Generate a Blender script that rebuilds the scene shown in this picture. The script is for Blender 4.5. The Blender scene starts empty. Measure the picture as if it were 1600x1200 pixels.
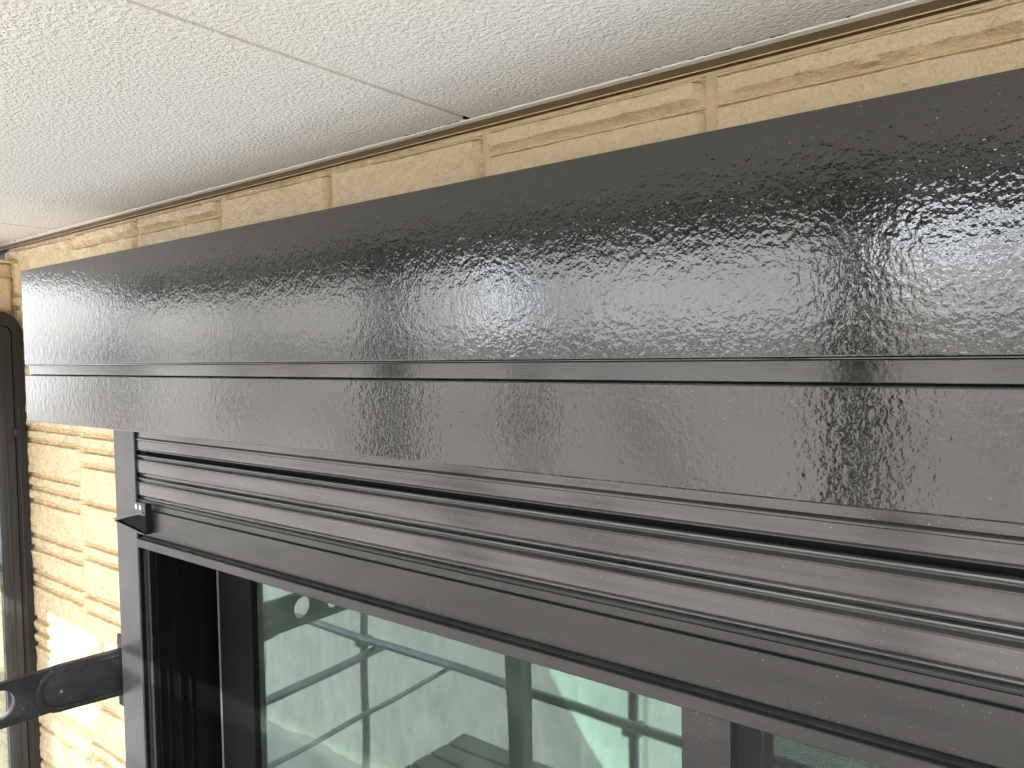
import bpy, bmesh, math, random
from mathutils import Vector, Matrix, noise
R = math.radians
random.seed(7)
scene = bpy.context.scene
C = scene.collection
CZ = 3.1                      # the camera stands 3.1 m above the ground (scaffold platform); heights below are relative to it

# ------------------------------------------------------------------ camera, sky, sun, exposure
cd = bpy.data.cameras.new('camera'); cam = bpy.data.objects.new('camera', cd); C.objects.link(cam)
cd.sensor_width = 36; cd.lens = 27.045; cd.clip_start = 0.02; cd.clip_end = 500
right = Vector((.78531519, .61887473, -.01655673)); up = Vector((-.0118441, .04175721, .99905758)); fwd = Vector((-.61898286, .78437899, -.04012258))
m = Matrix((( right.x, up.x, -fwd.x, 0), (right.y, up.y, -fwd.y, 0), (right.z, up.z, -fwd.z, CZ), (0, 0, 0, 1)))
cam.matrix_world = m
scene.camera = cam

SUN_EL, SUN_AZ = 33.0, 25.0   # azimuth from the wall's outward normal (-y) towards +x
w = bpy.data.worlds.new('World'); scene.world = w; w.use_nodes = True
nt = w.node_tree; nt.nodes.clear()
sky = nt.nodes.new('ShaderNodeTexSky'); sky.sky_type = 'NISHITA'; sky.sun_disc = False
sky.sun_elevation = R(SUN_EL); sky.sun_rotation = R(180 - SUN_AZ); sky.air_density = 1.2; sky.dust_density = 2.0
bg = nt.nodes.new('ShaderNodeBackground'); bg.inputs['Strength'].default_value = 0.15
ow = nt.nodes.new('ShaderNodeOutputWorld')
tcw = nt.nodes.new('ShaderNodeTexCoord'); nw = nt.nodes.new('ShaderNodeTexNoise'); nw.inputs['Scale'].default_value = 3.2; nw.inputs['Detail'].default_value = 6
nt.links.new(tcw.outputs['Generated'], nw.inputs['Vector'])
cr = nt.nodes.new('ShaderNodeMapRange'); cr.inputs['From Min'].default_value = .32; cr.inputs['From Max'].default_value = .55; nt.links.new(nw.outputs['Fac'], cr.inputs[0])
cm = nt.nodes.new('ShaderNodeMix'); cm.data_type = 'RGBA'; cm.inputs[7].default_value = (16.0, 16.8, 18.2, 1)      # bright broken cloud all over the sky
nt.links.new(cr.outputs[0], cm.inputs[0]); nt.links.new(sky.outputs[0], cm.inputs[6]); nt.links.new(cm.outputs[2], bg.inputs[0]); nt.links.new(bg.outputs[0], ow.inputs[0])

sd = bpy.data.lights.new('sun', 'SUN'); sd.energy = 3.2; sd.angle = R(0.5); sd.color = (1, .97, .935)
so = bpy.data.objects.new('sun', sd); C.objects.link(so)
sdir = Vector((math.sin(R(SUN_AZ)) * math.cos(R(SUN_EL)), -math.cos(R(SUN_AZ)) * math.cos(R(SUN_EL)), math.sin(R(SUN_EL))))
so.rotation_euler = sdir.to_track_quat('Z', 'Y').to_euler(); so.location = (3, -6, 9)

vs = scene.view_settings
vs.view_transform = 'Standard'; vs.look = 'None'; vs.gamma = 1; vs.use_curve_mapping = False
vs.exposure = 2.2
scene.render.engine = 'CYCLES'
cy = scene.cycles
cy.use_denoising = True; cy.max_bounces = 10; cy.diffuse_bounces = 6; cy.glossy_bounces = 4; cy.transparent_max_bounces = 12
cy.caustics_reflective = False; cy.caustics_refractive = False; cy.sample_clamp_indirect = 8

# ------------------------------------------------------------------ materials
def S(c):
    return tuple(((v / 255) / 12.92 if v / 255 <= .04045 else (((v / 255) + .055) / 1.055) ** 2.4) for v in c)
def mat(name, col, rough=.5, spec=.5, metal=0.0, var=None, vscale=6.0, vstretch=(1, 1, 1), bumps=(), rvar=0.0, rscale=(40, 40, 40), specks=None):
    """Principled material: colour variation by noise, stacked bumps (scale, strength, distance, detail, stretch), roughness variation, dust specks."""
    M = bpy.data.materials.new(name); M.use_nodes = True
    t = M.node_tree; b = t.nodes['Principled BSDF']; L = t.links.new
    b.inputs['Roughness'].default_value = rough; b.inputs['Specular IOR Level'].default_value = spec; b.inputs['Metallic'].default_value = metal
    tc = t.nodes.new('ShaderNodeTexCoord')
    def nz(scale, detail=3, stretch=(1, 1, 1), rg=.55):
        mp = t.nodes.new('ShaderNodeMapping'); mp.inputs['Scale'].default_value = stretch; L(tc.outputs['Object'], mp.inputs[0])
        n = t.nodes.new('ShaderNodeTexNoise'); n.inputs['Scale'].default_value = scale; n.inputs['Detail'].default_value = detail; n.inputs['Roughness'].default_value = rg
        L(mp.outputs[0], n.inputs['Vector']); return n
    csock = None
    if var:
        n = nz(vscale, 5, vstretch, .62); r = t.nodes.new('ShaderNodeValToRGB')
        r.color_ramp.elements[0].position = .3; r.color_ramp.elements[1].position = .7
        r.color_ramp.elements[0].color = (*col, 1); r.color_ramp.elements[1].color = (*var, 1)
        L(n.outputs['Fac'], r.inputs[0]); csock = r.outputs[0]
    else:
        b.inputs['Base Color'].default_value = (*col, 1)
    if specks:
        sc_, thr, scol = specks
        n = nz(sc_, 2); r = t.nodes.new('ShaderNodeValToRGB')
        r.color_ramp.elements[0].position = thr; r.color_ramp.elements[1].position = thr + .03
        r.color_ramp.elements[0].color = (0, 0, 0, 1); r.color_ramp.elements[1].color = (1, 1, 1, 1)
        L(n.outputs['Fac'], r.inputs[0])
        mx = t.nodes.new('ShaderNodeMix'); mx.data_type = 'RGBA'
        L(r.outputs[0], mx.inputs[0]); mx.inputs[6].default_value = (*col, 1); mx.inputs[7].default_value = (*scol, 1)
        if csock: L(csock, mx.inputs[6])
        csock = mx.outputs[2]
    if csock: L(csock, b.inputs['Base Color'])
    if rvar:
        n = nz(1.0, 4, rscale); mr = t.nodes.new('ShaderNodeMapRange')
        mr.inputs['From Min'].default_value = .3; mr.inputs['From Max'].default_value = .7
        mr.inputs['To Min'].default_value = max(.01, rough - rvar); mr.inputs['To Max'].default_value = rough + rvar
        L(n.outputs['Fac'], mr.inputs[0]); L(mr.outputs[0], b.inputs['Roughness'])
    prev = None
    for (sc_, st, dist, det, stretch) in bumps:
        n = nz(sc_, det, stretch); bp = t.nodes.new('ShaderNodeBump')
        bp.inputs['Strength'].default_value = st; bp.inputs['Distance'].default_value = dist
        L(n.outputs['Fac'], bp.inputs['Height'])
        if prev: L(prev, bp.inputs['Normal'])
        prev = bp.outputs[0]
    if prev: L(prev, b.inputs['Normal'])
    return M

I1 = (1, 1, 1)
M_stone = mat('painted siding stone', (.69, .55, .345), .25, .55, 0, (.76, .62, .40), 9, I1, ((60, .7, .008, 4, I1), (170, 1, .0045, 3, I1)), .15, (30, 30, 60))
M_joint = mat('painted siding joint', (.64, .505, .315), .5, .5, 0, (.68, .545, .345), 5, I1, ((150, .15, .001, 2, I1),))
M_soffit = mat('stucco soffit board', (.74, .745, .715), .75, .3, 0, (.87, .875, .845), 135, I1, ((128, 1, .0062, 3, I1), (240, .7, .003, 2, I1)))
M_joiner = mat('soffit joiner strip', (.55, .54, .47), .6, .3)
M_bead = mat('white sealant bead', (.86, .84, .79), .5, .4, 0, None, 5, I1, ((120, .3, .002, 2, I1),))
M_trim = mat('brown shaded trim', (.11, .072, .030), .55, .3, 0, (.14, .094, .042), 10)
M_gap = mat('gap shade black', (.01, .01, .01), .9, .1)  # near-black for the darkness inside gaps, also worn by the bracket web
M_paint = mat('wet-look charcoal paint', (.011, .0115, .0108), .07, .9, 0, None, 5, I1,
              ((190, 1, .00029, 1.5, I1), (60, 1, .00042, 1, I1), (420, 1, .00007, 2, I1)), .03, (12, 12, 25), (330, .735, (.16, .16, .15)))
M_paint_strip = mat('brushed charcoal paint', (.011, .0115, .0105), .10, .85, 0, None, 5, I1,
              ((60, 1, .00012, 4, (.25, 1, 6)), (140, 1, .00012, 2, I1)), .04, (6, 20, 60))
M_alu = mat('dusty dark anodised shutter', (.024, .0242, .0245), .19, .9, .25, (.072, .070, .066), 5.5, (.22, 2, 6),
            ((160, 1, .00002, 3, (.04, 1, 4)), (900, 1, .00001, 2, I1)), .07, (4, 14, 40), (420, .715, (.26, .25, .23)))
M_bar = mat('brown black bottom bar', (.013, .0127, .0125), .36, .42, .0, (.028, .0268, .0258), 7, (.45, 2, 3),
            ((200, .06, .0003, 3, (.1, 1, 3)),), .08, (5, 20, 40), (380, .715, (.30, .285, .26)))
M_rail = mat('charcoal guide rail', (.046, .047, .049), .36, .5, .15, (.058, .059, .061), 5, (1, 1, .3), ((300, .05, .0003, 2, I1),), .05, (20, 20, 8), (300, .745, (.34, .34, .34)))
M_black = mat('black frame', (.0035, .0035, .004), .5, .06, 0, None, 5, I1, (), 0, (1, 1, 1), (280, .77, (.22, .22, .22)))
M_rubber = mat('black rubber', (.009, .009, .009), .55, .4, 0, (.03, .028, .025), 14)
M_plastic = mat('black plastic arm', (.011, .0115, .012), .42, .28, 0, (.017, .0175, .018), 30, I1, ((500, .12, .0004, 2, I1),), .06, (30, 30, 30), (260, .69, (.13, .135, .135)))
M_gasket = mat('grey gasket', (.06, .064, .06), .5)
M_screw = mat('zinc screw', (.45, .45, .45), .3, .5, .9)
M_bronze = mat('dark bronze sash', (.022, .0225, .0215), .38, .3, .05, (.032, .032, .030), 4, (1, 1, .2))
M_mesh = mat('insect mesh yarn', (.02, .02, .02), .6)
M_pipe = mat('galvanised pipe', (.16, .17, .19), .35, .5, .5, (.24, .25, .27), 6, (1, 1, 1), ((90, .1, .0006, 3, I1),), .08, (20, 20, 20))
M_deck = mat('steel deck', (.10, .10, .10), .55, .5, .3, (.17, .165, .16), 8, I1, ((120, .2, .001, 2, I1),))
M_concrete = mat('concrete yard', (.15, .145, .135), .85, .3, 0, (.21, .20, .19), 1.3, I1, ((30, .3, .01, 4, I1),))
M_render = mat('neighbour render', (.55, .46, .40), .8, .3, 0, (.60, .51, .45), 2, I1, ((80, .3, .004, 3, I1),))
M_roof = mat('dark roof tile', (.06, .06, .065), .6, .4, 0, (.09, .085, .085), 12)
M_dark = mat('void shade brown', (.05, .035, .02), .5)  # shade of the corner void put into the colour
M_inner = mat('unlit room', (.03, .03, .032), .8, .2)
M_fascia = mat('dark fascia', (.022, .021, .019), .45, .4)
M_beige = mat('beige end cap', (.62, .50, .34), .5)
M_curtain = mat('rust red curtain', (.28, .07, .055), .9, .2, 0, (.34, .09, .07), 8, (6, 6, .3))

def glass(name, tint, refl, extra):
    M = bpy.data.materials.new(name); M.use_nodes = True; t = M.node_tree; t.nodes.clear(); L = t.links.new
    o = t.nodes.new('ShaderNodeOutputMaterial'); mx = t.nodes.new('ShaderNodeMixShader')
    tr = t.nodes.new('ShaderNodeBsdfTransparent'); tr.inputs[0].default_value = (*tint, 1)
    g = t.nodes.new('ShaderNodeBsdfGlossy'); g.inputs[0].default_value = (*refl, 1); g.inputs['Roughness'].default_value = .015
    lw = t.nodes.new('ShaderNodeFresnel'); lw.inputs[0].default_value = 1.5
    ad = t.nodes.new('ShaderNodeMath'); ad.operation = 'ADD'; ad.use_clamp = True; ad.inputs[1].default_value = extra
    L(lw.outputs[0], ad.inputs[0]); L(ad.outputs[0], mx.inputs[0]); L(tr.outputs[0], mx.inputs[1]); L(g.outputs[0], mx.inputs[2])
    tc = t.nodes.new('ShaderNodeTexCoord'); n = t.nodes.new('ShaderNodeTexNoise'); n.inputs['Scale'].default_value = 2.2; n.inputs['Detail'].default_value = 1
    bp = t.nodes.new('ShaderNodeBump'); bp.inputs['Strength'].default_value = .12; bp.inputs['Distance'].default_value = .012
    L(tc.outputs['Object'], n.inputs['Vector']); L(n.outputs['Fac'], bp.inputs['Height']); L(bp.outputs[0], g.inputs['Normal'])
    df = t.nodes.new('ShaderNodeBsdfDiffuse'); df.inputs[0].default_value = (.50, .52, .47, 1)
    n2 = t.nodes.new('ShaderNodeTexNoise'); n2.inputs['Scale'].default_value = 7; n2.inputs['Detail'].default_value = 6; L(tc.outputs['Object'], n2.inputs['Vector'])
    mr = t.nodes.new('ShaderNodeMapRange'); mr.inputs['From Min'].default_value = .3; mr.inputs['From Max'].default_value = .75; mr.inputs['To Min'].default_value = .015; mr.inputs['To Max'].default_value = .07
    L(n2.outputs['Fac'], mr.inputs[0])
    m2 = t.nodes.new('ShaderNodeMixShader'); L(mr.outputs[0], m2.inputs[0]); L(mx.outputs[0], m2.inputs[1]); L(df.outputs[0], m2.inputs[2])
    L(m2.outputs[0], o.inputs[0]); return M
M_glass = glass('low-e glass', (.62, .80, .72), (.74, .95, .88), .07)
M_glass2 = glass('pale sash glass', (.80, .92, .92), (.95, 1, 1), .25)

def sheet_mat():
    M = bpy.data.materials.new('scaffold mesh fabric'); M.use_nodes = True; t = M.node_tree; t.nodes.clear(); L = t.links.new
    o = t.nodes.new('ShaderNodeOutputMaterial')
    d = t.nodes.new('ShaderNodeBsdfDiffuse'); d.inputs[0].default_value = (.40, .38, .35, 1)
    tl = t.nodes.new('ShaderNodeBsdfTranslucent'); tl.inputs[0].default_value = (.57, .535, .485, 1)
    tr = t.nodes.new('ShaderNodeBsdfTransparent')
    a = t.nodes.new('ShaderNodeMixShader'); a.inputs[0].default_value = .65; L(d.outputs[0], a.inputs[1]); L(tl.outputs[0], a.inputs[2])
    b = t.nodes.new('ShaderNodeMixShader'); 
    tc = t.nodes.new('ShaderNodeTexCoord'); n = t.nodes.new('ShaderNodeTexNoise'); n.inputs['Scale'].default_value = 5.0; n.inputs['Detail'].default_value = 8; n.inputs['Roughness'].default_value = .7
    mp = t.nodes.new('ShaderNodeMapping'); mp.inputs['Scale'].default_value = (1.6, 1, .8); L(tc.outputs['Object'], mp.inputs[0]); L(mp.outputs[0], n.inputs['Vector'])
    mr = t.nodes.new('ShaderNodeMapRange'); mr.inputs['From Min'].default_value = .35; mr.inputs['From Max'].default_value = .65; mr.inputs['To Min'].default_value = .08; mr.inputs['To Max'].default_value = .45
    L(n.outputs['Fac'], mr.inputs[0]); L(mr.outputs[0], b.inputs[0]); L(a.outputs[0], b.inputs[1]); L(tr.outputs[0], b.inputs[2])
    L(b.outputs[0], o.inputs[0]); return M
M_sheet = sheet_mat()

# ------------------------------------------------------------------ helpers
def thing(name, label, cat, loc, group=None):
    o = bpy.data.objects.new(name, None); C.objects.link(o); o.location = (loc[0], loc[1], loc[2] + CZ); o.empty_display_size = .05
    o['label'] = label; o['category'] = cat
    if group: o['group'] = group
    o['_o'] = 0; return o
def origin(p):
    while p.parent: p = p.parent
    return p.location - Vector((0, 0, CZ))
def link(name, bm, material, parent=None, base=None, smooth=None):
    me = bpy.data.meshes.new(name)
    off = origin(parent) if parent else Vector(base)
    for v in bm.verts: v.co -= off
    bmesh.ops.recalc_face_normals(bm, faces=bm.faces)
    bm.to_mesh(me); bm.free(); me.materials.append(material)
    if smooth is not None:
        me.polygons.foreach_set('use_smooth', [True] * len(me.polygons)); me.set_sharp_from_angle(angle=R(smooth))
    o = bpy.data.objects.new(name, me); C.objects.link(o)
    if parent: o.parent = parent
    else: o.location = off + Vector((0, 0, CZ))
    return o
def tag(o, label, cat, group=None):
    o['label'] = label; o['category'] = cat
    if group: o['group'] = group
    return o
def BM(): return bmesh.new()
def box(bm, x0, x1, y0, y1, z0, z1, bev=0):
    r = bmesh.ops.create_cube(bm, size=1)
    vs_ = r['verts']
    for v in vs_:
        v.co = Vector((x0 + (v.co.x + .5) * (x1 - x0), y0 + (v.co.y + .5) * (y1 - y0), z0 + (v.co.z + .5) * (z1 - z0)))
    if bev:
        es = list({e for v in vs_ for e in v.link_edges})
        bmesh.ops.bevel(bm, geom=es, offset=bev, segments=2, affect='EDGES', profile=.5)
    return bm
def bx(*a, bev=0): return box(BM(), *a, bev=bev)
def tube(bm, a, b, r, seg=14):
    a = Vector(a); b = Vector(b); d = b - a
    q = d.to_track_quat('Z', 'Y').to_matrix().to_4x4()
    mt = Matrix.Translation((a + b) / 2) @ q
    bmesh.ops.create_cone(bm, cap_ends=True, segments=seg, radius1=r, radius2=r, depth=d.length, matrix=mt); return bm
def extrude_x(profile, x0, x1, closed=True, nx=1):
    """profile: list of (y, z); swept along x"""
    bm = BM(); rows = []
    for i in range(nx + 1):
        x = x0 + (x1 - x0) * i / nx
        rows.append([bm.verts.new((x, y, z)) for y, z in profile])
    n = len(profile)
    for i in range(nx):
        for j in range(n if closed else n - 1):
            k = (j + 1) % n
            bm.faces.new((rows[i][j], rows[i][k], rows[i + 1][k], rows[i + 1][j]))
    if closed:
        bm.faces.new(rows[0]); bm.faces.new(list(reversed(rows[-1])))
    return bm
def plate_yz(loops, x0, x1, bev=0.0):
    """flat plate with holes, outline loops in (y, z), between x0 and x1"""
    cu = bpy.data.curves.new('outline', 'CURVE'); cu.dimensions = '2D'; cu.fill_mode = 'BOTH'
    cu.extrude = (x1 - x0) / 2 - bev; cu.bevel_depth = bev; cu.bevel_resolution = 2; cu.offset = -bev if bev else 0
    for lp in loops:
        sp = cu.splines.new('POLY'); sp.points.add(len(lp) - 1); sp.use_cyclic_u = True
        for p, (y, z) in zip(sp.points, lp): p.co = (y, z, 0, 1)
    ob = bpy.data.objects.new('outline', cu); C.objects.link(ob)
    dg = bpy.context.evaluated_depsgraph_get(); dg.update()
    me = bpy.data.meshes.new_from_object(ob.evaluated_get(dg))
    bm = BM(); bm.from_mesh(me); bpy.data.meshes.remove(me); bpy.data.objects.remove(ob); bpy.data.curves.remove(cu)
    bmesh.ops.remove_doubles(bm, verts=bm.verts, dist=1e-5)
    xm = (x0 + x1) / 2
    for v in bm.verts: v.co = Vector((xm + v.co.z, v.co.x, v.co.y))
    return bm
def arc(cy_, cz_, r, a0, a1, n=14):
    return [(cy_ + r * math.cos(R(a0 + (a1 - a0) * i / n)), cz_ + r * math.sin(R(a0 + (a1 - a0) * i / n))) for i in range(n + 1)]
def struct(o): o['kind'] = 'structure'; return o

YW = 1.09          # wall plane
HS = .424          # soffit height above the camera
# ------------------------------------------------------------------ ground and room
g = BM(); box(g, -60, 60, -60, 60, -CZ - .3, -CZ); struct(link('ground', g, M_concrete, None, (0, 0, -CZ)))
g = BM()
box(g, -2.6, -2.5, 1.36, 3.3, -2.9, .3); box(g, .75, .85, 1.36, 3.3, -2.9, .3); box(g, -2.5, .75, 3.2, 3.3, -2.9, .3)
box(g, -2.5, .75, 1.36, 3.2, .2, .3); box(g, -2.5, .75, 1.36, 3.2, -2.9, -2.8)
struct(link('room_interior', g, M_inner, None, (-.9, 2.3, -2.9)))
cu = thing('curtain', 'rust red curtain hanging inside behind the sliding window', 'curtain', (-1.6, 1.6, -2.8))
pr = []
bm = BM(); top = []; bot = []
for i in range(41):
    x = -1.98 + .42 * i / 40; y = 1.62 + .02 * math.sin(i * 1.1)
    top.append(bm.verts.new((x, y, .1))); bot.append(bm.verts.new((x, y, -2.75)))
for i in range(40): bm.faces.new((top[i], top[i + 1], bot[i + 1], bot[i]))
o = link('cloth', bm, M_curtain, cu, smooth=60)
md = o.modifiers.new('thickness', 'SOLIDIFY'); md.thickness = .004

# ------------------------------------------------------------------ wall with its split-face stones
wall = thing('exterior_wall', 'cream painted exterior wall of split-face stone siding above and beside the shutter', 'wall', (-1.3, YW, -CZ))
OX0, OX1, OZ0, OZ1 = -2.27, .46, -2.75, -.15        # window opening
b = BM()
box(b, -3.198, OX0, YW, YW + .25, -CZ, HS + .02); box(b, OX1, 2.6, YW, YW + .25, -CZ, HS + .02)
box(b, OX0, OX1, YW, YW + .25, OZ1, HS + .02); box(b, OX0, OX1, YW, YW + .25, -CZ, OZ0)
link('wall_backing', b, M_joint, wall)
def stone(par, xa, xb, zb, zt, seed, chR=.015, flip=None, res=.0062):
    """one rough stone: broken face, wavy lower break, smooth chamfer and a rounded lip at its foot"""
    nx = max(6, int((xb - xa) / (res * 1.15))); nz = max(5, int((zt - zb) / res * 1.25))
    bm = BM(); grid = []
    tz = [0, .0012, .0026, .004, .0055, .0075]
    zs = [zb + t for t in tz]; zlo = zb + .0105; n2 = max(4, int((zt - .004 - zlo) / res))
    zs += [zlo + (zt - .004 - zlo) * i / n2 for i in range(n2 + 1)] + [zt - .0018, zt - .0006]
    xs = [xa, xa + .0015, xa + .004] + [xa + .008 + (xb - chR - .008 - xa) * i / nx for i in range(nx + 1)] + [xb - chR * .5, xb - .001, xb]
    W, H = len(xs), len(zs)
    s = seed * 7.31
    for j, z in enumerate(zs):
        row = []
        for i, x in enumerate(xs):
            big = noise.noise(Vector((x * 9 + s, z * 22, s))); mid = noise.noise(Vector((x * 40 + s, z * 70, 3 + s))); fine = noise.noise(Vector((x * 110, z * 160 + s, 9 + s)))
            face = .0165 + .0055 * big + .0036 * mid + .0014 * fine
            t = z - zb
            wv = .0165 + .0065 * noise.noise(Vector((x * 16 + s, s * 1.7, 0))) + .0028 * noise.noise(Vector((x * 60, s, 4)))
            if zt - zb > .09: wv *= .8
            if t <= .0056:
                u = (t - .0026) / .0030
                d = .0016 + .0070 * math.sqrt(max(0, 1 - u * u))
            elif t < wv:
                u = (t - .0056) / (wv - .0056)
                d = .0008 + (face - .0008) * (u ** 1.6)
            else: d = face
            if zt - z < .0019: d = min(d, .0035)
            if zt - z < .0008: d = .0
            if j == 0: d = .0
            ex = xb - x
            if ex < chR:
                d = min(d, .0005 + .0145 * max(0, ex) / chR)
            if x - xa < .0035: d = min(d, .004 + 2.2 * (x - xa))
            if i == 0 or i == W - 1: d = 0
            row.append(bm.verts.new((x, YW - d + (.004 if (i in (0, W - 1) or j in (0, H - 1)) else 0), z)))
        grid.append(row)
    for j in range(H - 1):
        for i in range(W - 1):
            bm.faces.new((grid[j][i], grid[j][i + 1], grid[j + 1][i + 1], grid[j + 1][i]))
    for v in bm.verts:
        if flip: v.co = flip(v.co)
    return link('stone', bm, M_stone, par, smooth=38)
courseS = [.440, .397, .354, .232, .186, .06, -.07, -.115, -.245, -.294, -.343, -.463, -.598, -.643, -.766, -.819, -.945, -.99, -1.115, -1.25, -1.295, -1.42, -1.55, -1.6]
courseT = [.436, .392, .268, .222, .095, .05, -.075, -.198, -.243, -.287, -.409, -.455, -.502, -.626, -.672, -.758, -.804, -.93, -.977, -1.023, -1.15, -1.195, -1.32, -1.45, -1.5, -1.62]
types = {-3: 'T', -2: 'S', -1: 'S', 0: 'S', 1: 'T', 2: 'T', 3: 'S', 4: 'S', 5: 'T', 6: 'S'}
XJ, PJ, JW = -.475, .4333, .0185
n = 0
for c, ty in types.items():
    xb = XJ - PJ * c - JW / 2; xa = XJ - PJ * (c + 1) + JW / 2
    if c == 6: xa = -3.19
    cs = courseS if ty == 'S' else courseT
    for zt, zb in zip(cs[:-1], cs[1:]):
        n += 1
        if zb < OZ1 and not (xb < OX0 - .02):
            if c == 4 and zb < OZ1:
                stone(wall, xa, -2.30, zb, zt, n)
            continue
        if c in (-3, -2) and zb < .2: continue
        stone(wall, xa, xb, zb, min(zt, .4074), n)

# return wall at the far end, lower than the soffit
ret = thing('return_wall', 'short cream stone return wall at the far corner beside the narrow dark window', 'wall', (-3.2, .95, -CZ))
link('wall_backing', bx(-3.33, -3.14, .85, YW - .002, -CZ, .350), M_joint, ret)
link('coping', bx(-3.34, -3.126, .845, YW - .004, .351, .362, bev=.002), M_joint, ret)
zz = [.348, .30, .17, .125, 0, -.045, -.17, -.3]
for k, (zt, zb) in enumerate(zip(zz[:-1], zz[1:])):
    def fl(v):
        d = YW - v.y; return Vector((-3.14 + d, v.x, v.z))
    stone(ret, .86, 1.078, zb, zt, 200 + k, flip=fl)
cb = tag(link('void_shade_board', bx(-3.9, -3.2, 1.125, 1.16, -CZ, HS + .02, bev=.002), M_dark, None, (-3.5, 1.12, -CZ)), 'black brown board standing in for the shaded void beyond the return wall', 'board')  # dark board added where there is only a shaded void

# ------------------------------------------------------------------ soffit
sof = thing('soffit', 'off-white stucco textured soffit boards under the eave', 'soffit', (-2, .3, HS))
YE = -.52
jx = [-4.65, -2.702, -.928, .844, 2.6]
for a, c in zip(jx[:-1], jx[1:]):
    link('soffit_board', bx(a + .0052, c - .0052, YE, 1.063, HS, HS + .009, bev=.0015), M_soffit, sof)
for a in jx[1:-1]:
    link('joiner_strip', bx(a - .008, a + .008, YE, 1.052, HS + .0035, HS + .012), M_joiner, sof)
# caulked edge bead, uneven towards the board
bm = BM(); rows = []
N = 700
for i in range(N + 1):
    x = -3.9 + 6.4 * i / N
    e = 1.0615 + .0015 * noise.noise(Vector((x * 30, 1, 0))) + .0009 * noise.noise(Vector((x * 120, 3, 0)))
    rows.append([bm.verts.new(p) for p in ((x, e, HS - .0002), (x, e + .001, HS - .0022), (x, 1.0735, HS - .0035), (x, 1.0745, HS - .001))])
for i in range(N):
    for j in range(3): bm.faces.new((rows[i][j], rows[i][j + 1], rows[i + 1][j + 1], rows[i + 1][j]))
link('sealant_bead', bm, M_bead, sof, smooth=50)
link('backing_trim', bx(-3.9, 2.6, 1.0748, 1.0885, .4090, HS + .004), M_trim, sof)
link('trim_lip', bx(-3.9, 2.6, 1.0738, 1.0746, .4082, .4096), M_stone, sof)
def gaps(x0, x1, k):
    for i in range(k):
        x = x0 + (x1 - x0) * random.random(); l = .002 + .008 * random.random() ** 2; wd = .0006 + .0008 * random.random()
        bm = BM(); pts = []
        for q in range(8):
            a = q / 8 * math.tau; pts.append(bm.verts.new((x + l * math.cos(a), 1.0608 + wd * math.sin(a) + random.uniform(-.0003, .0003), HS - .0006)))
        bm.faces.new(pts)
        ex = bmesh.ops.extrude_face_region(bm, geom=bm.faces[:])
        for v in [e for e in ex['geom'] if isinstance(e, bmesh.types.BMVert)]: v.co.z += .003
        link('gap_shade_chip', bm, M_gap, sof)  # solid black chip for the dark of a break in the sealant
gaps(-1.10, -.95, 14); gaps(-.60, -.36, 14); gaps(-3.15, -2.75, 14); gaps(-.30, 0, 6)
link('joint_shade_plug', bx(-.934, -.922, 1.0525, 1.0605, HS - .0005, HS + .02), M_gap, sof)  # black plug painted dark like the hole at the joint end

fas = thing('eave_fascia', 'dark fascia board and gutter along the outer edge of the eave', 'fascia', (-2, YE, HS - .1))
link('fascia_board', bx(-4.66, 2.6, YE - .03, YE - .001, HS - .105, HS + .16, bev=.003), M_fascia, fas)
pts = arc(YE - .09, HS - .03, .06, 180, 360, 12); pts += [(y, z) for y, z in reversed(arc(YE - .09, HS - .03, .056, 180, 360, 12))]
link('gutter', extrude_x(pts, -4.70, 2.6), M_fascia, fas, smooth=40)
rf = BM(); box(rf, -4.72, 2.65, YE - .1, 3.4, HS + .17, HS + .23); box(rf, -4.655, 2.6, YE, YW + .25, HS + .0135, HS + .168)
link('roof_deck', rf, M_roof, fas)

# ------------------------------------------------------------------ shutter box
YF = .833; BX0, BX1 = -2.366, .62
sbx = thing('shutter_box', 'glossy charcoal painted shutter box with a grooved band under the soffit', 'shutter box', (-.9, .95, -.165))
zt, z1, z2, zb = .2477, -.0096, -.0388, -.1646
link('cover_panel', bx(BX0, BX1, YF, YF + .012, z1, zt, bev=.0022), M_paint, sbx)
link('lower_panel', bx(BX0, BX1, YF, YF + .012, zb, z2, bev=.0022), M_paint, sbx)
link('top_panel', bx(BX0, BX1, YF + .0122, 1.076, zt - .012, zt - .0005), M_paint, sbx)
link('groove_strip', bx(BX0 + .024, BX1 - .002, YF + .004, YF + .011, z2 + .0022, z1 - .0030, bev=.0012), M_paint_strip, sbx)
link('strip_edge', bx(BX0 + .002, BX1, YF + .0045, YF + .0105, z1 - .0024, z1 - .0004, bev=.0007), M_paint_strip, sbx, smooth=40)
link('groove_shade_sheet', bx(BX0 + .008, BX1 - .0085, YF + .0124, YF + .014, z2 - .02, z1 + .02), M_gap, sbx)  # dark sheet added so the slots around the strip look black
link('strip_end', bx(BX0 + .008, BX0 + .0235, YF + .008, YF + .0115, z2 + .001, z1 - .004), M_beige, sbx)
link('side_panel', bx(BX0 + .0005, BX0 + .0075, YF + .0122, 1.076, zb + .001, zt - .0122), M_paint, sbx)
link('side_panel', bx(BX1 - .008, BX1 - .0005, YF + .0122, 1.076, zb + .001, zt - .0122), M_paint, sbx)
link('bottom_panel', bx(BX0 + .0076, BX1 - .0081, YF + .0122, 1.03, zb + .004, zb + .010), M_paint, sbx)

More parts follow.
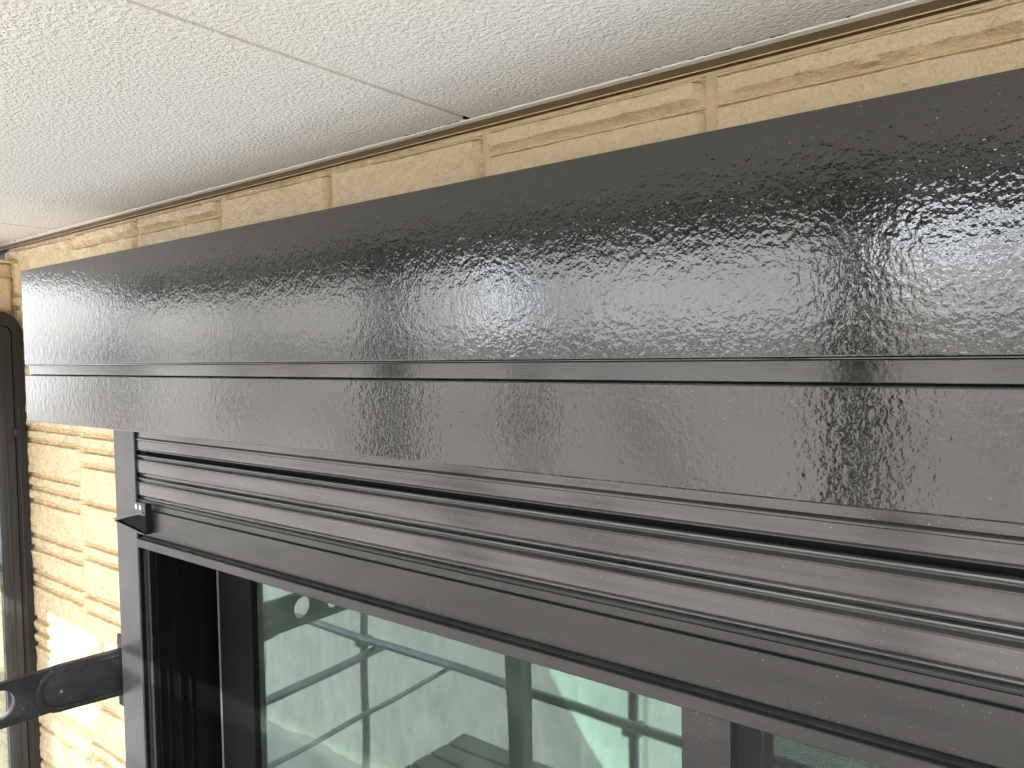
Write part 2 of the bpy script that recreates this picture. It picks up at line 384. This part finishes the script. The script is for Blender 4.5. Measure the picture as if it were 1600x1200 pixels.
# ------------------------------------------------------------------ guide rails
YR = 1.05
def rail(xo, xi, label):
    r = thing('guide_rail', label, 'rail', ((xo + xi) / 2, YR + .02, -2.75), 'shutter guide rails')
    s = 1 if xi > xo else -1
    lo, hi = sorted((xo, xi))
    link('rail_cover', bx(lo, hi, YR, YR + .006, -2.74, -.155, bev=.0012), M_rail, r)
    a, c = sorted((xi, xi - s * .008)); link('inner_lip', bx(a, c, YR + .0062, YR + .0175, -2.74, -.155, bev=.0008), M_black, r)
    a, c = sorted((xi - s * .012, xo)); link('rail_body', bx(a, c, YR + .0063, YW + .02, -2.74, -.155), M_rail, r)
    a, c = sorted((xi + s * .001, xi - s * .010)); link('track_edge', bx(a, c, YR + .029, YR + .034, -2.74, -.155, bev=.0006), M_rail, r)
    return r
rail(-2.335, -2.212, 'charcoal shutter guide rail between the stone wall and the roller shutter')
rail(.54, .417, 'charcoal shutter guide rail at the closing end under the shutter box')

# ------------------------------------------------------------------ roller shutter
YC = 1.062; SX0, SX1 = -2.2195, .4245
sh = thing('roller_shutter', 'dark aluminium roller shutter partly lowered below the charcoal box', 'shutter', (-.9, YC, -.53))
def prof(z, pts): return [(YC - d, z + t) for t, d in pts]
ridge = [(-.0002, -.003), (-.0006, .0005), (-.0016, .0032), (-.0034, .0052), (-.0055, .0056), (-.0074, .0046), (-.0088, .0024), (-.0098, .0006), (-.0112, .0003), (-.0126, .0014), (-.0142, .0040), (-.0160, .0060), (-.0176, .0069), (-.0190, .0066), (-.0200, .0056)]
facep = [(-.0206, .0053), (-.034, .0060), (-.0518, .0052), (-.0530, .0046)]
conc = [(-.0537, .0036), (-.0552, .0014), (-.0572, -.0006), (-.0596, -.0014), (-.0620, -.0010), (-.0640, .0004), (-.0652, .0016)]
back = [(-.0654, -.006), (-.0004, -.006)]
for z in (-.2708, -.3362):
    link('slat', extrude_x(prof(z, ridge + facep + conc + back), SX0, SX1), M_alu, sh, smooth=20)
top_slat = [(.040, .002), (-.0005, .004), (-.0030, .0062), (-.0055, .0072), (-.0085, .0068), (-.0100, .0052)] + [(-.0106, .0048), (-.022, .0056), (-.0330, .0050)] + [(-.0345, .0062), (-.0362, .0068), (-.0378, .0060), (-.0388, .0040), (-.0392, .0), (-.0392, -.003), (.040, -.003)]
link('slat', extrude_x(prof(-.2220, top_slat), SX0, SX1), M_alu, sh, smooth=20)
link('slat', extrude_x(prof(-.128, ridge + facep + conc + back), SX0, SX1), M_alu, sh, smooth=20)
link('slit_shade_sheet', bx(SX0, SX1, YC + .020, YC + .022, -.33, -.13), M_gap, sh)  # black sheet gives the open slit its shade
bbp = [(-.0002, -.003), (-.0008, .001), (-.0022, .0042), (-.0045, .0058), (-.0072, .0056), (-.0088, .0038), (-.0096, .0022), (-.0106, .0024), (-.0112, .0062), (-.0240, .0070), (-.0252, .0064), (-.0262, .0030), (-.0274, .0030), (-.0284, .0088), (-.0296, .0098), (-.1005, .0112), (-.1018, .0106), (-.1018, -.012), (-.0004, -.012)]
bar = link('bottom_bar', extrude_x([(YC - d, -.3988 + t) for t, d in bbp], SX0 + .004, SX1 - .004), M_bar, sh, smooth=24)
YL = 1.030
fl = [(YC, -.5012), (YC - .010, -.5030), (YL + .006, -.5058), (YL + .0012, -.5066), (YL, -.5082), (YL, -.5280), (YL + .0015, -.5294), (YL + .004, -.5294), (YL + .005, -.512), (YC, -.509)]
link('flange', extrude_x(fl, -2.172, .40), M_bar, bar, smooth=30)
# rubber seal with an uneven lip lying in the corner of the flange
bm = BM(); rows = []
N = 260
for i in range(N + 1):
    x = -2.165 + 2.56 * i / N
    k = .0022 * noise.noise(Vector((x * 6, 5, 0))) + .0016 * noise.noise(Vector((x * 22, 8, 0)))
    y0 = 1.0488; y1 = YL + .0095 - max(0, k * 1.2)
    rows.append([bm.verts.new(p) for p in ((x, y0 + .004, -.5005), (x, y0, -.4992), (x, (y0 + y1) / 2 + .002, -.5002 + k * .3), (x, y1 + .0015, -.5028), (x, y1, -.5046), (x, y1 + .003, -.5056), (x, y0 + .004, -.503))])
for i in range(N):
    for j in range(7): bm.faces.new((rows[i][j], rows[i][(j + 1) % 7], rows[i + 1][(j + 1) % 7], rows[i + 1][j]))
link('rubber_seal', bm, M_rubber, bar, smooth=50)
# end stop at the left end of the bar
K = 1.03
br = link('end_bracket', bx(-2.118 * K, -2.058 * K, 1.030, 1.033, -.424 * K, -.3905 * K, bev=.0014), M_rail, sh, smooth=30)
def prism(pts, y0, y1):
    bm = BM(); a = [bm.verts.new((x * K, y0, z * K)) for x, z in pts]; b_ = [bm.verts.new((x * K, y1, z * K)) for x, z in pts]
    bm.faces.new(a); bm.faces.new(list(reversed(b_)))
    for i in range(len(pts)): bm.faces.new((a[i], a[(i + 1) % len(pts)], b_[(i + 1) % len(pts)], b_[i]))
    return bm
link('stop_shade_wedge', prism([(-2.205, -.4520), (-2.0625, -.4150), (-2.0625, -.4705)], 1.0335, 1.0485), M_gap, br)  # solid black wedge in place of the shaded hollow between the lips
link('upper_lip', prism([(-2.2324, -.4545), (-2.2324, -.4480), (-2.118, -.4215), (-2.066, -.4125), (-2.063, -.4170), (-2.12, -.4290)], 1.027, 1.0485), M_rail, br)
link('lower_lip', prism([(-2.2324, -.4552), (-2.2324, -.4580), (-2.0625, -.4745), (-2.0625, -.4715)], 1.028, 1.0485), M_bar, br)
link('bracket_web', bx(-2.0622 * K, -2.0590 * K, 1.0335, 1.0500, -.4745 * K, -.3915 * K, bev=.0006), M_gap, br)
for q in (-2.102, -2.080):
    bm = BM(); tube(bm, (q * K, 1.0297, -.402 * K), (q * K, 1.0280, -.402 * K), .0075, 14); link('screw', bm, M_screw, br, smooth=40)

# ------------------------------------------------------------------ sliding window behind the shutter
win = thing('sliding_window', 'black framed sliding window with reflective green tinted glass below the shutter', 'window', (-.9, 1.22, -2.75))
fr = link('jamb', bx(-2.268, -2.198, 1.085, 1.33, -2.74, -.155), M_black, win)
for y, dx in ((1.090, .010), (1.118, .007), (1.150, .012), (1.185, .008)):
    link('track_rib', bx(-2.1975, -2.1975 + dx, y, y + .0035, -2.74, -.156, bev=.0008), M_black, fr)
link('jamb', bx(.40, .458, 1.085, 1.33, -2.74, -.155), M_black, win)
link('head_frame', bx(-2.197, .399, 1.095, 1.33, -.40, -.156), M_black, win)
link('sill_frame', bx(-2.197, .399, 1.095, 1.33, -2.74, -2.68, bev=.003), M_rail, win)
sa = link('sash', bx(-2.066, -1.902, 1.212, 1.245, -2.675, -.402, bev=.002), M_black, win)
link('gasket', bx(-2.0785, -2.0664, 1.214, 1.226, -2.675, -.402, bev=.001), M_gasket, sa)
link('glass_pane', bx(-1.9015, -.53, 1.232, 1.238, -2.60, -.45), M_glass, sa)
link('bottom_rail', bx(-1.9015, -.53, 1.214, 1.245, -2.675, -2.601, bev=.002), M_black, sa)
link('top_rail', bx(-1.9015, -.53, 1.214, 1.245, -.449, -.402, bev=.002), M_black, sa)
sb_ = link('sash', bx(-.60, -.475, 1.262, 1.295, -2.675, -.402, bev=.002), M_black, win)
link('glass_pane', bx(-.4745, .34, 1.276, 1.282, -2.60, -.45), M_glass, sb_)
link('meeting_stile', bx(.3405, .399, 1.262, 1.295, -2.675, -.402, bev=.002), M_black, sb_)
link('bottom_rail', bx(-.4745, .34, 1.262, 1.295, -2.675, -2.601), M_black, sb_)
link('top_rail', bx(-.4745, .34, 1.262, 1.295, -.449, -.402), M_black, sb_)
scr = thing('insect_screen', 'fine black insect screen in a brown grey stile beside the glass', 'screen', (-.1, 1.195, -2.72))
link('stile', bx(-.576, -.489, 1.178, 1.196, -2.675, -.402, bev=.0015), M_bar, scr)
link('stile', bx(.335, .398, 1.178, 1.196, -2.675, -.402, bev=.0015), M_bar, scr)
link('bottom_rail', bx(-.4885, .3345, 1.178, 1.196, -2.675, -2.60, bev=.0015), M_bar, scr)
link('top_rail', bx(-.4885, .3345, 1.178, 1.196, -.445, -.402, bev=.0015), M_bar, scr)
bm = BM(); P = .0026; T = .00060
def quadbox(x0, x1, y0, y1, z0, z1):
    v = [bm.verts.new(q) for q in ((x0, y0, z0), (x1, y0, z0), (x1, y0, z1), (x0, y0, z1), (x0, y1, z0), (x1, y1, z0), (x1, y1, z1), (x0, y1, z1))]
    for f in ((0, 1, 2, 3), (5, 4, 7, 6), (4, 0, 3, 7), (1, 5, 6, 2), (3, 2, 6, 7), (4, 5, 1, 0)): bm.faces.new([v[i] for i in f])
x = -.4885
while x < .334: quadbox(x - T / 2, x + T / 2, 1.1905, 1.1911, -2.6, -.445); x += P
z = -2.6
while z < -.446: quadbox(-.4885, .3345, 1.1912, 1.1918, z - T / 2, z + T / 2); z += P
o = link('screen_mesh', bm, M_mesh, scr); o['kind'] = 'stuff'

# ------------------------------------------------------------------ laundry pole arm
la = thing('laundry_pole_arm', 'black folding laundry pole arm with round holes on the stone wall', 'pole bracket', (-2.37, YW, -.945))
def rounded(y0, y1, zc0, zc1, h0, h1):
    """capsule-like outline from the wall end (y1) to the rounded free end (y0)"""
    ends = arc(y0 + h0, zc0, h0, 90, 270, 16)
    return [(y1, zc1 + h1)] + ends + [(y1, zc1 - h1)]
link('wall_plate', bx(-2.405, -2.345, YW - .022, YW - .009, -1.06, -.84, bev=.003), M_plastic, la, smooth=30)
a1 = link('bracket_arm', plate_yz([rounded(.824, 1.068, -.937, -.948, .0655, .069)], -2.388, -2.3605, .0015), M_plastic, la, smooth=35)
inner = rounded(.842, 1.064, -.937, -.948, .049, .052)
link('arm_rib', plate_yz([rounded(.826, 1.068, -.937, -.948, .0645, .068), inner], -2.3604, -2.3570, .0008), M_plastic, a1, smooth=35)
bm = BM(); tube(bm, (-2.361, .889, -.943), (-2.3575, .889, -.943), .011, 24); link('pivot_washer', bm, M_rubber, a1, smooth=40)
bm = BM(); tube(bm, (-2.358, .889, -.943), (-2.3562, .889, -.943), .0035, 12); link('pivot_bolt', bm, M_screw, a1, smooth=40)
a2 = link('holding_arm', plate_yz([rounded(.44, .90, -.9335, -.937, .060, .062), arc(.735, -.932, .041, 0, 352, 30), arc(.588, -.932, .041, 0, 352, 30)], -2.392, -2.368, .0018), M_plastic, la, smooth=35)
for s in (1, -1):
    link('edge_rib', bx(-2.3679, -2.3650, .50, .815, -.9335 + s * .054 - .003, -.9335 + s * .054 + .003, bev=.001), M_plastic, a2)

# ------------------------------------------------------------------ narrow open casement at the far corner
cs_ = thing('casement_window', 'narrow open casement sash with rounded dark bronze frame by the return wall', 'window', (-3.06, .95, -2.4))
def rr(y0, y1, z0, z1, r): return arc(y1 - r, z1 - r, r, 0, 90, 10) + arc(y0 + r, z1 - r, r, 90, 180, 10) + [(y0, z0), (y1, z0)]
f = link('sash_frame', plate_yz([rr(.86, 1.074, -2.4, .178, .085), rr(.93, .985, -2.3, .085, .02)], -3.10, -3.05, .004), M_bronze, cs_, smooth=35)
link('frame_groove', plate_yz([rr(.897, 1.037, -2.36, .125, .025), rr(.9005, 1.0335, -2.35, .1215, .0235)], -3.0508, -3.0488), M_black, f)
link('frame_rib', bx(-3.0505, -3.046, 1.002, 1.010, -2.35, .03, bev=.0015), M_bronze, f, smooth=30)
link('frame_rib', bx(-3.0505, -3.044, 1.044, 1.050, -2.35, .03, bev=.0015), M_bronze, f, smooth=30)
link('hinge_knuckle', bx(-3.0505, -3.036, 1.026, 1.048, -.262, -.235, bev=.004), M_bronze, f, smooth=30)
link('glass_pane', bx(-3.079, -3.073, .9302, .9848, -2.299, .0845), M_glass2, f)

# ------------------------------------------------------------------ scaffold, sheets and the yard behind the camera (seen as reflections)
def post(x, y, label):
    t = thing('scaffold_post', label, 'scaffold post', (x, y, -CZ), 'scaffold posts')
    bm = BM(); tube(bm, (x, y, -CZ + .01), (x, y, 1.6), .0243, 18); link('pole', bm, M_pipe, t, smooth=40)
    link('base_plate', bx(x - .07, x + .07, y - .07, y + .07, -CZ + .0005, -CZ + .012), M_pipe, t)
    for z in (-1.75, -.25, .9):
        link('coupler', bx(x - .042, x + .042, y - .042, y + .042, z - .03, z + .03, bev=.008), M_deck, t)
PO = [(-1.74, 'scaffold post at the edge of the open sky gap'), (-3.62, 'scaffold post in the middle of the wide sheet'), (-5.62, 'scaffold post at the far end of the short sheet'), (1.25, 'scaffold post at the free end of the tall sheet')]
for x, lb in PO: post(x, -.62, lb)
M_col = mat('dark porch column paint', (.030, .030, .029), .4, .5, 0, (.040, .040, .038), 6)
def column(x, label):
    t = thing('porch_column', label, 'column', (x, -.45, -CZ), 'porch columns under the eave edge')
    link('shaft', bx(x - .045, x + .045, -.495, -.405, -CZ + .08, HS - .05, bev=.006), M_col, t)
    link('base', bx(x - .08, x + .08, -.53, -.37, -CZ + .0005, -CZ + .0795, bev=.006), M_col, t)
    link('capital', bx(x - .075, x + .075, -.515, -.375, HS - .0495, HS - .001, bev=.004), M_col, t)
column(-.53, 'dark square porch column beside the low sheet with sky above')
column(-2.29, 'dark square porch column between the sky gap and the cross pipes')
column(-4.56, 'dark square porch column under the far corner of the eave')
def pipe(a, b_, r, label):
    bm = BM(); tube(bm, a, b_, r, 16); tag(link('scaffold_pipe', bm, M_pipe, None, a, smooth=40), label, 'scaffold pipe', 'scaffold pipes')
pipe((-6.2, -.55, -1.70), (1.6, -.55, -1.70), .0243, 'long horizontal scaffold ledger beside the deck')
pipe((-3.45, -.62, -1.749), (-3.45, .42, -1.79), .0243, 'short cross pipe pointing at the wall under the ledger')
pipe((-2.875, -.62, -1.738), (-2.875, .70, -1.78), .013, 'thin cross pipe beside the deck end')
pipe((-6.2, -.67, -.62), (1.6, -.67, -.62), .0243, 'scaffold guard rail pipe at waist height before the sheets')
for k, (xa_, xb_) in enumerate(((-.30, -1.74), (-1.74, -3.62), (1.25, -.30))):
    pipe((xa_, -.70, -1.6), (xb_, -.70, .30), .017, ['diagonal brace pipe rising behind the tall sheet to the sky gap', 'diagonal brace pipe crossing the wide sheet bay', 'diagonal brace pipe in the free end bay'][k])
pipe((-6.2, -.67, .02), (1.6, -.67, .02), .0243, 'upper scaffold rail pipe just under the eave before the sheets')
dk = thing('scaffold_deck', 'grey steel scaffold deck of planks lying on the cross pipes', 'deck', (-.6, -.2, -2.06))
for k in range(4):
    y0 = -.52 + k * .135
    for x0 in (-2.72, -.86):
        link('plank', bx(x0, x0 + 1.84, y0, y0 + .118, -2.06, -2.02, bev=.004), M_deck, dk)
def sheet(x0, x1, z0, ztop, y, label, seed):
    bm = BM(); nx = int((x1 - x0) / .05); nz_ = 46; gr = []
    for j in range(nz_ + 1):
        row = []
        for i in range(nx + 1):
            x = x0 + (x1 - x0) * i / nx; u = j / nz_
            zt_ = ztop + .03 * noise.noise(Vector((x * 2, seed, 0)))
            z = z0 + (zt_ - z0) * u
            d = .055 * noise.noise(Vector((x * 2.2, z * .9, seed))) + .022 * noise.noise(Vector((x * 7 + z * 2, z * 2.5, seed + 4)))
            row.append(bm.verts.new((x, y + d, z)))
        gr.append(row)
    for j in range(nz_):
        for i in range(nx): bm.faces.new((gr[j][i], gr[j][i + 1], gr[j + 1][i + 1], gr[j + 1][i]))
    o = link('scaffold_sheet', bm, M_sheet, None, (x0, y, z0), smooth=60)
    tag(o, label, 'sheet', 'scaffold sheets'); return o
ZS = -2.1
sheet(-1.78, -.52, ZS, .40, -.80, 'tall grey mesh sheet between the two sky gaps of the scaffold', 3)
sheet(-.53, -.17, ZS - .3, .235, -.79, 'narrow low mesh sheet beside the deck post with sky above', 8)
sheet(-.18, 1.4, ZS, .40, -.80, 'tall grey mesh sheet at the free end of the scaffold', 19)
sheet(-2.15, -1.76, ZS - .3, .08, -.79, 'narrow low mesh sheet closing the bay below the open sky gap', 5)
sheet(-4.95, -2.13, ZS - .6, .40, -.80, 'wide grey mesh sheet tied to the scaffold before the stone wall', 11)
sheet(-5.6, -4.95, ZS - .6, .30, -.79, 'short mesh sheet beside the last scaffold post with sky above', 23)
sheet(-9.0, -5.6, ZS - .6, 1.5, -.80, 'grey mesh sheet added beyond the last scaffold post to hold back sky light', 17)  # unseen end sheet, raised to keep sky light off the left wall

nh = thing('neighbour_house', 'low pinkish rendered neighbouring house with dark roof beyond the scaffold', 'house', (-5, -9, -CZ))
link('wall', bx(-13, 5, -13, -8.2, -CZ, -.7), M_render, nh)
pf = [(-7.7, -.7), (-10.6, .05), (-13.5, -.7)]
link('roof', extrude_x(pf, -13.5, 5.5), M_roof, nh)
for x0 in (-10.5, -6.5, -2.0, 1.8):
    wf = link('window', bx(x0, x0 + 1.7, -8.26, -8.19, -2.2, -.95), M_bronze, nh)
    link('pane', bx(x0 + .08, x0 + 1.62, -8.185, -8.178, -2.12, -1.03), M_glass2, wf)
M_leaf = mat('tree leaf', (.045, .08, .02), .5, .4, 0, (.08, .12, .03), 3)
M_bark = mat('tree bark', (.10, .075, .05), .9, .2, 0, (.14, .11, .08), 20)
def tree(x, y, h, r, label, seed):
    rd = random.Random(seed)
    t = thing('garden_tree', label, 'tree', (x, y, -CZ), 'garden trees')
    bm = BM()
    def limb(a, b_, r0, r1):
        a = Vector(a); b_ = Vector(b_); d = b_ - a
        bmesh.ops.create_cone(bm, cap_ends=True, segments=8, radius1=r0, radius2=r1, depth=d.length, matrix=Matrix.Translation((a + b_) / 2) @ d.to_track_quat('Z', 'Y').to_matrix().to_4x4())
    top = -CZ + h * .55
    limb((x, y, -CZ), (x + .1, y, top), .13, .07)
    cl = []
    for k in range(9):
        a = rd.uniform(0, math.tau); e = Vector((x + r * .6 * math.cos(a), y + r * .6 * math.sin(a), -CZ + h * rd.uniform(.55, .95)))
        limb((x + .1, y, top - rd.uniform(0, .8)), e, .05, .015); cl.append((e, r * rd.uniform(.3, .5)))
    link('trunk', bm, M_bark, t, smooth=50)
    bm = BM()
    for k in range(2600):
        e, cr = rd.choice(cl)
        p = e + Vector((rd.gauss(0, 1), rd.gauss(0, 1), rd.gauss(0, .8))) * cr * .6
        u = Vector((rd.uniform(-1, 1), rd.uniform(-1, 1), rd.uniform(-.6, .6))).normalized(); v = u.orthogonal().normalized(); s_ = rd.uniform(.04, .09)
        q = [p + u * s_ * 1.6, p + v * s_ * .7, p - u * s_ * 1.6, p - v * s_ * .7]
        bm.faces.new([bm.verts.new(z) for z in q])
    link('crown', bm, M_leaf, t)
tree(-9.8, -5.0, 4.2, 1.3, 'tall green garden tree behind the wide scaffold sheet', 4)
tree(-16.5, -5.6, 3.7, 1.2, 'rounded green garden tree in front of the neighbouring house', 9)
tree(1.6, -6.2, 3.9, 1.0, 'slim green garden tree behind the tall scaffold sheet', 15)
for o in bpy.data.objects:
    if '_o' in o: del o['_o']
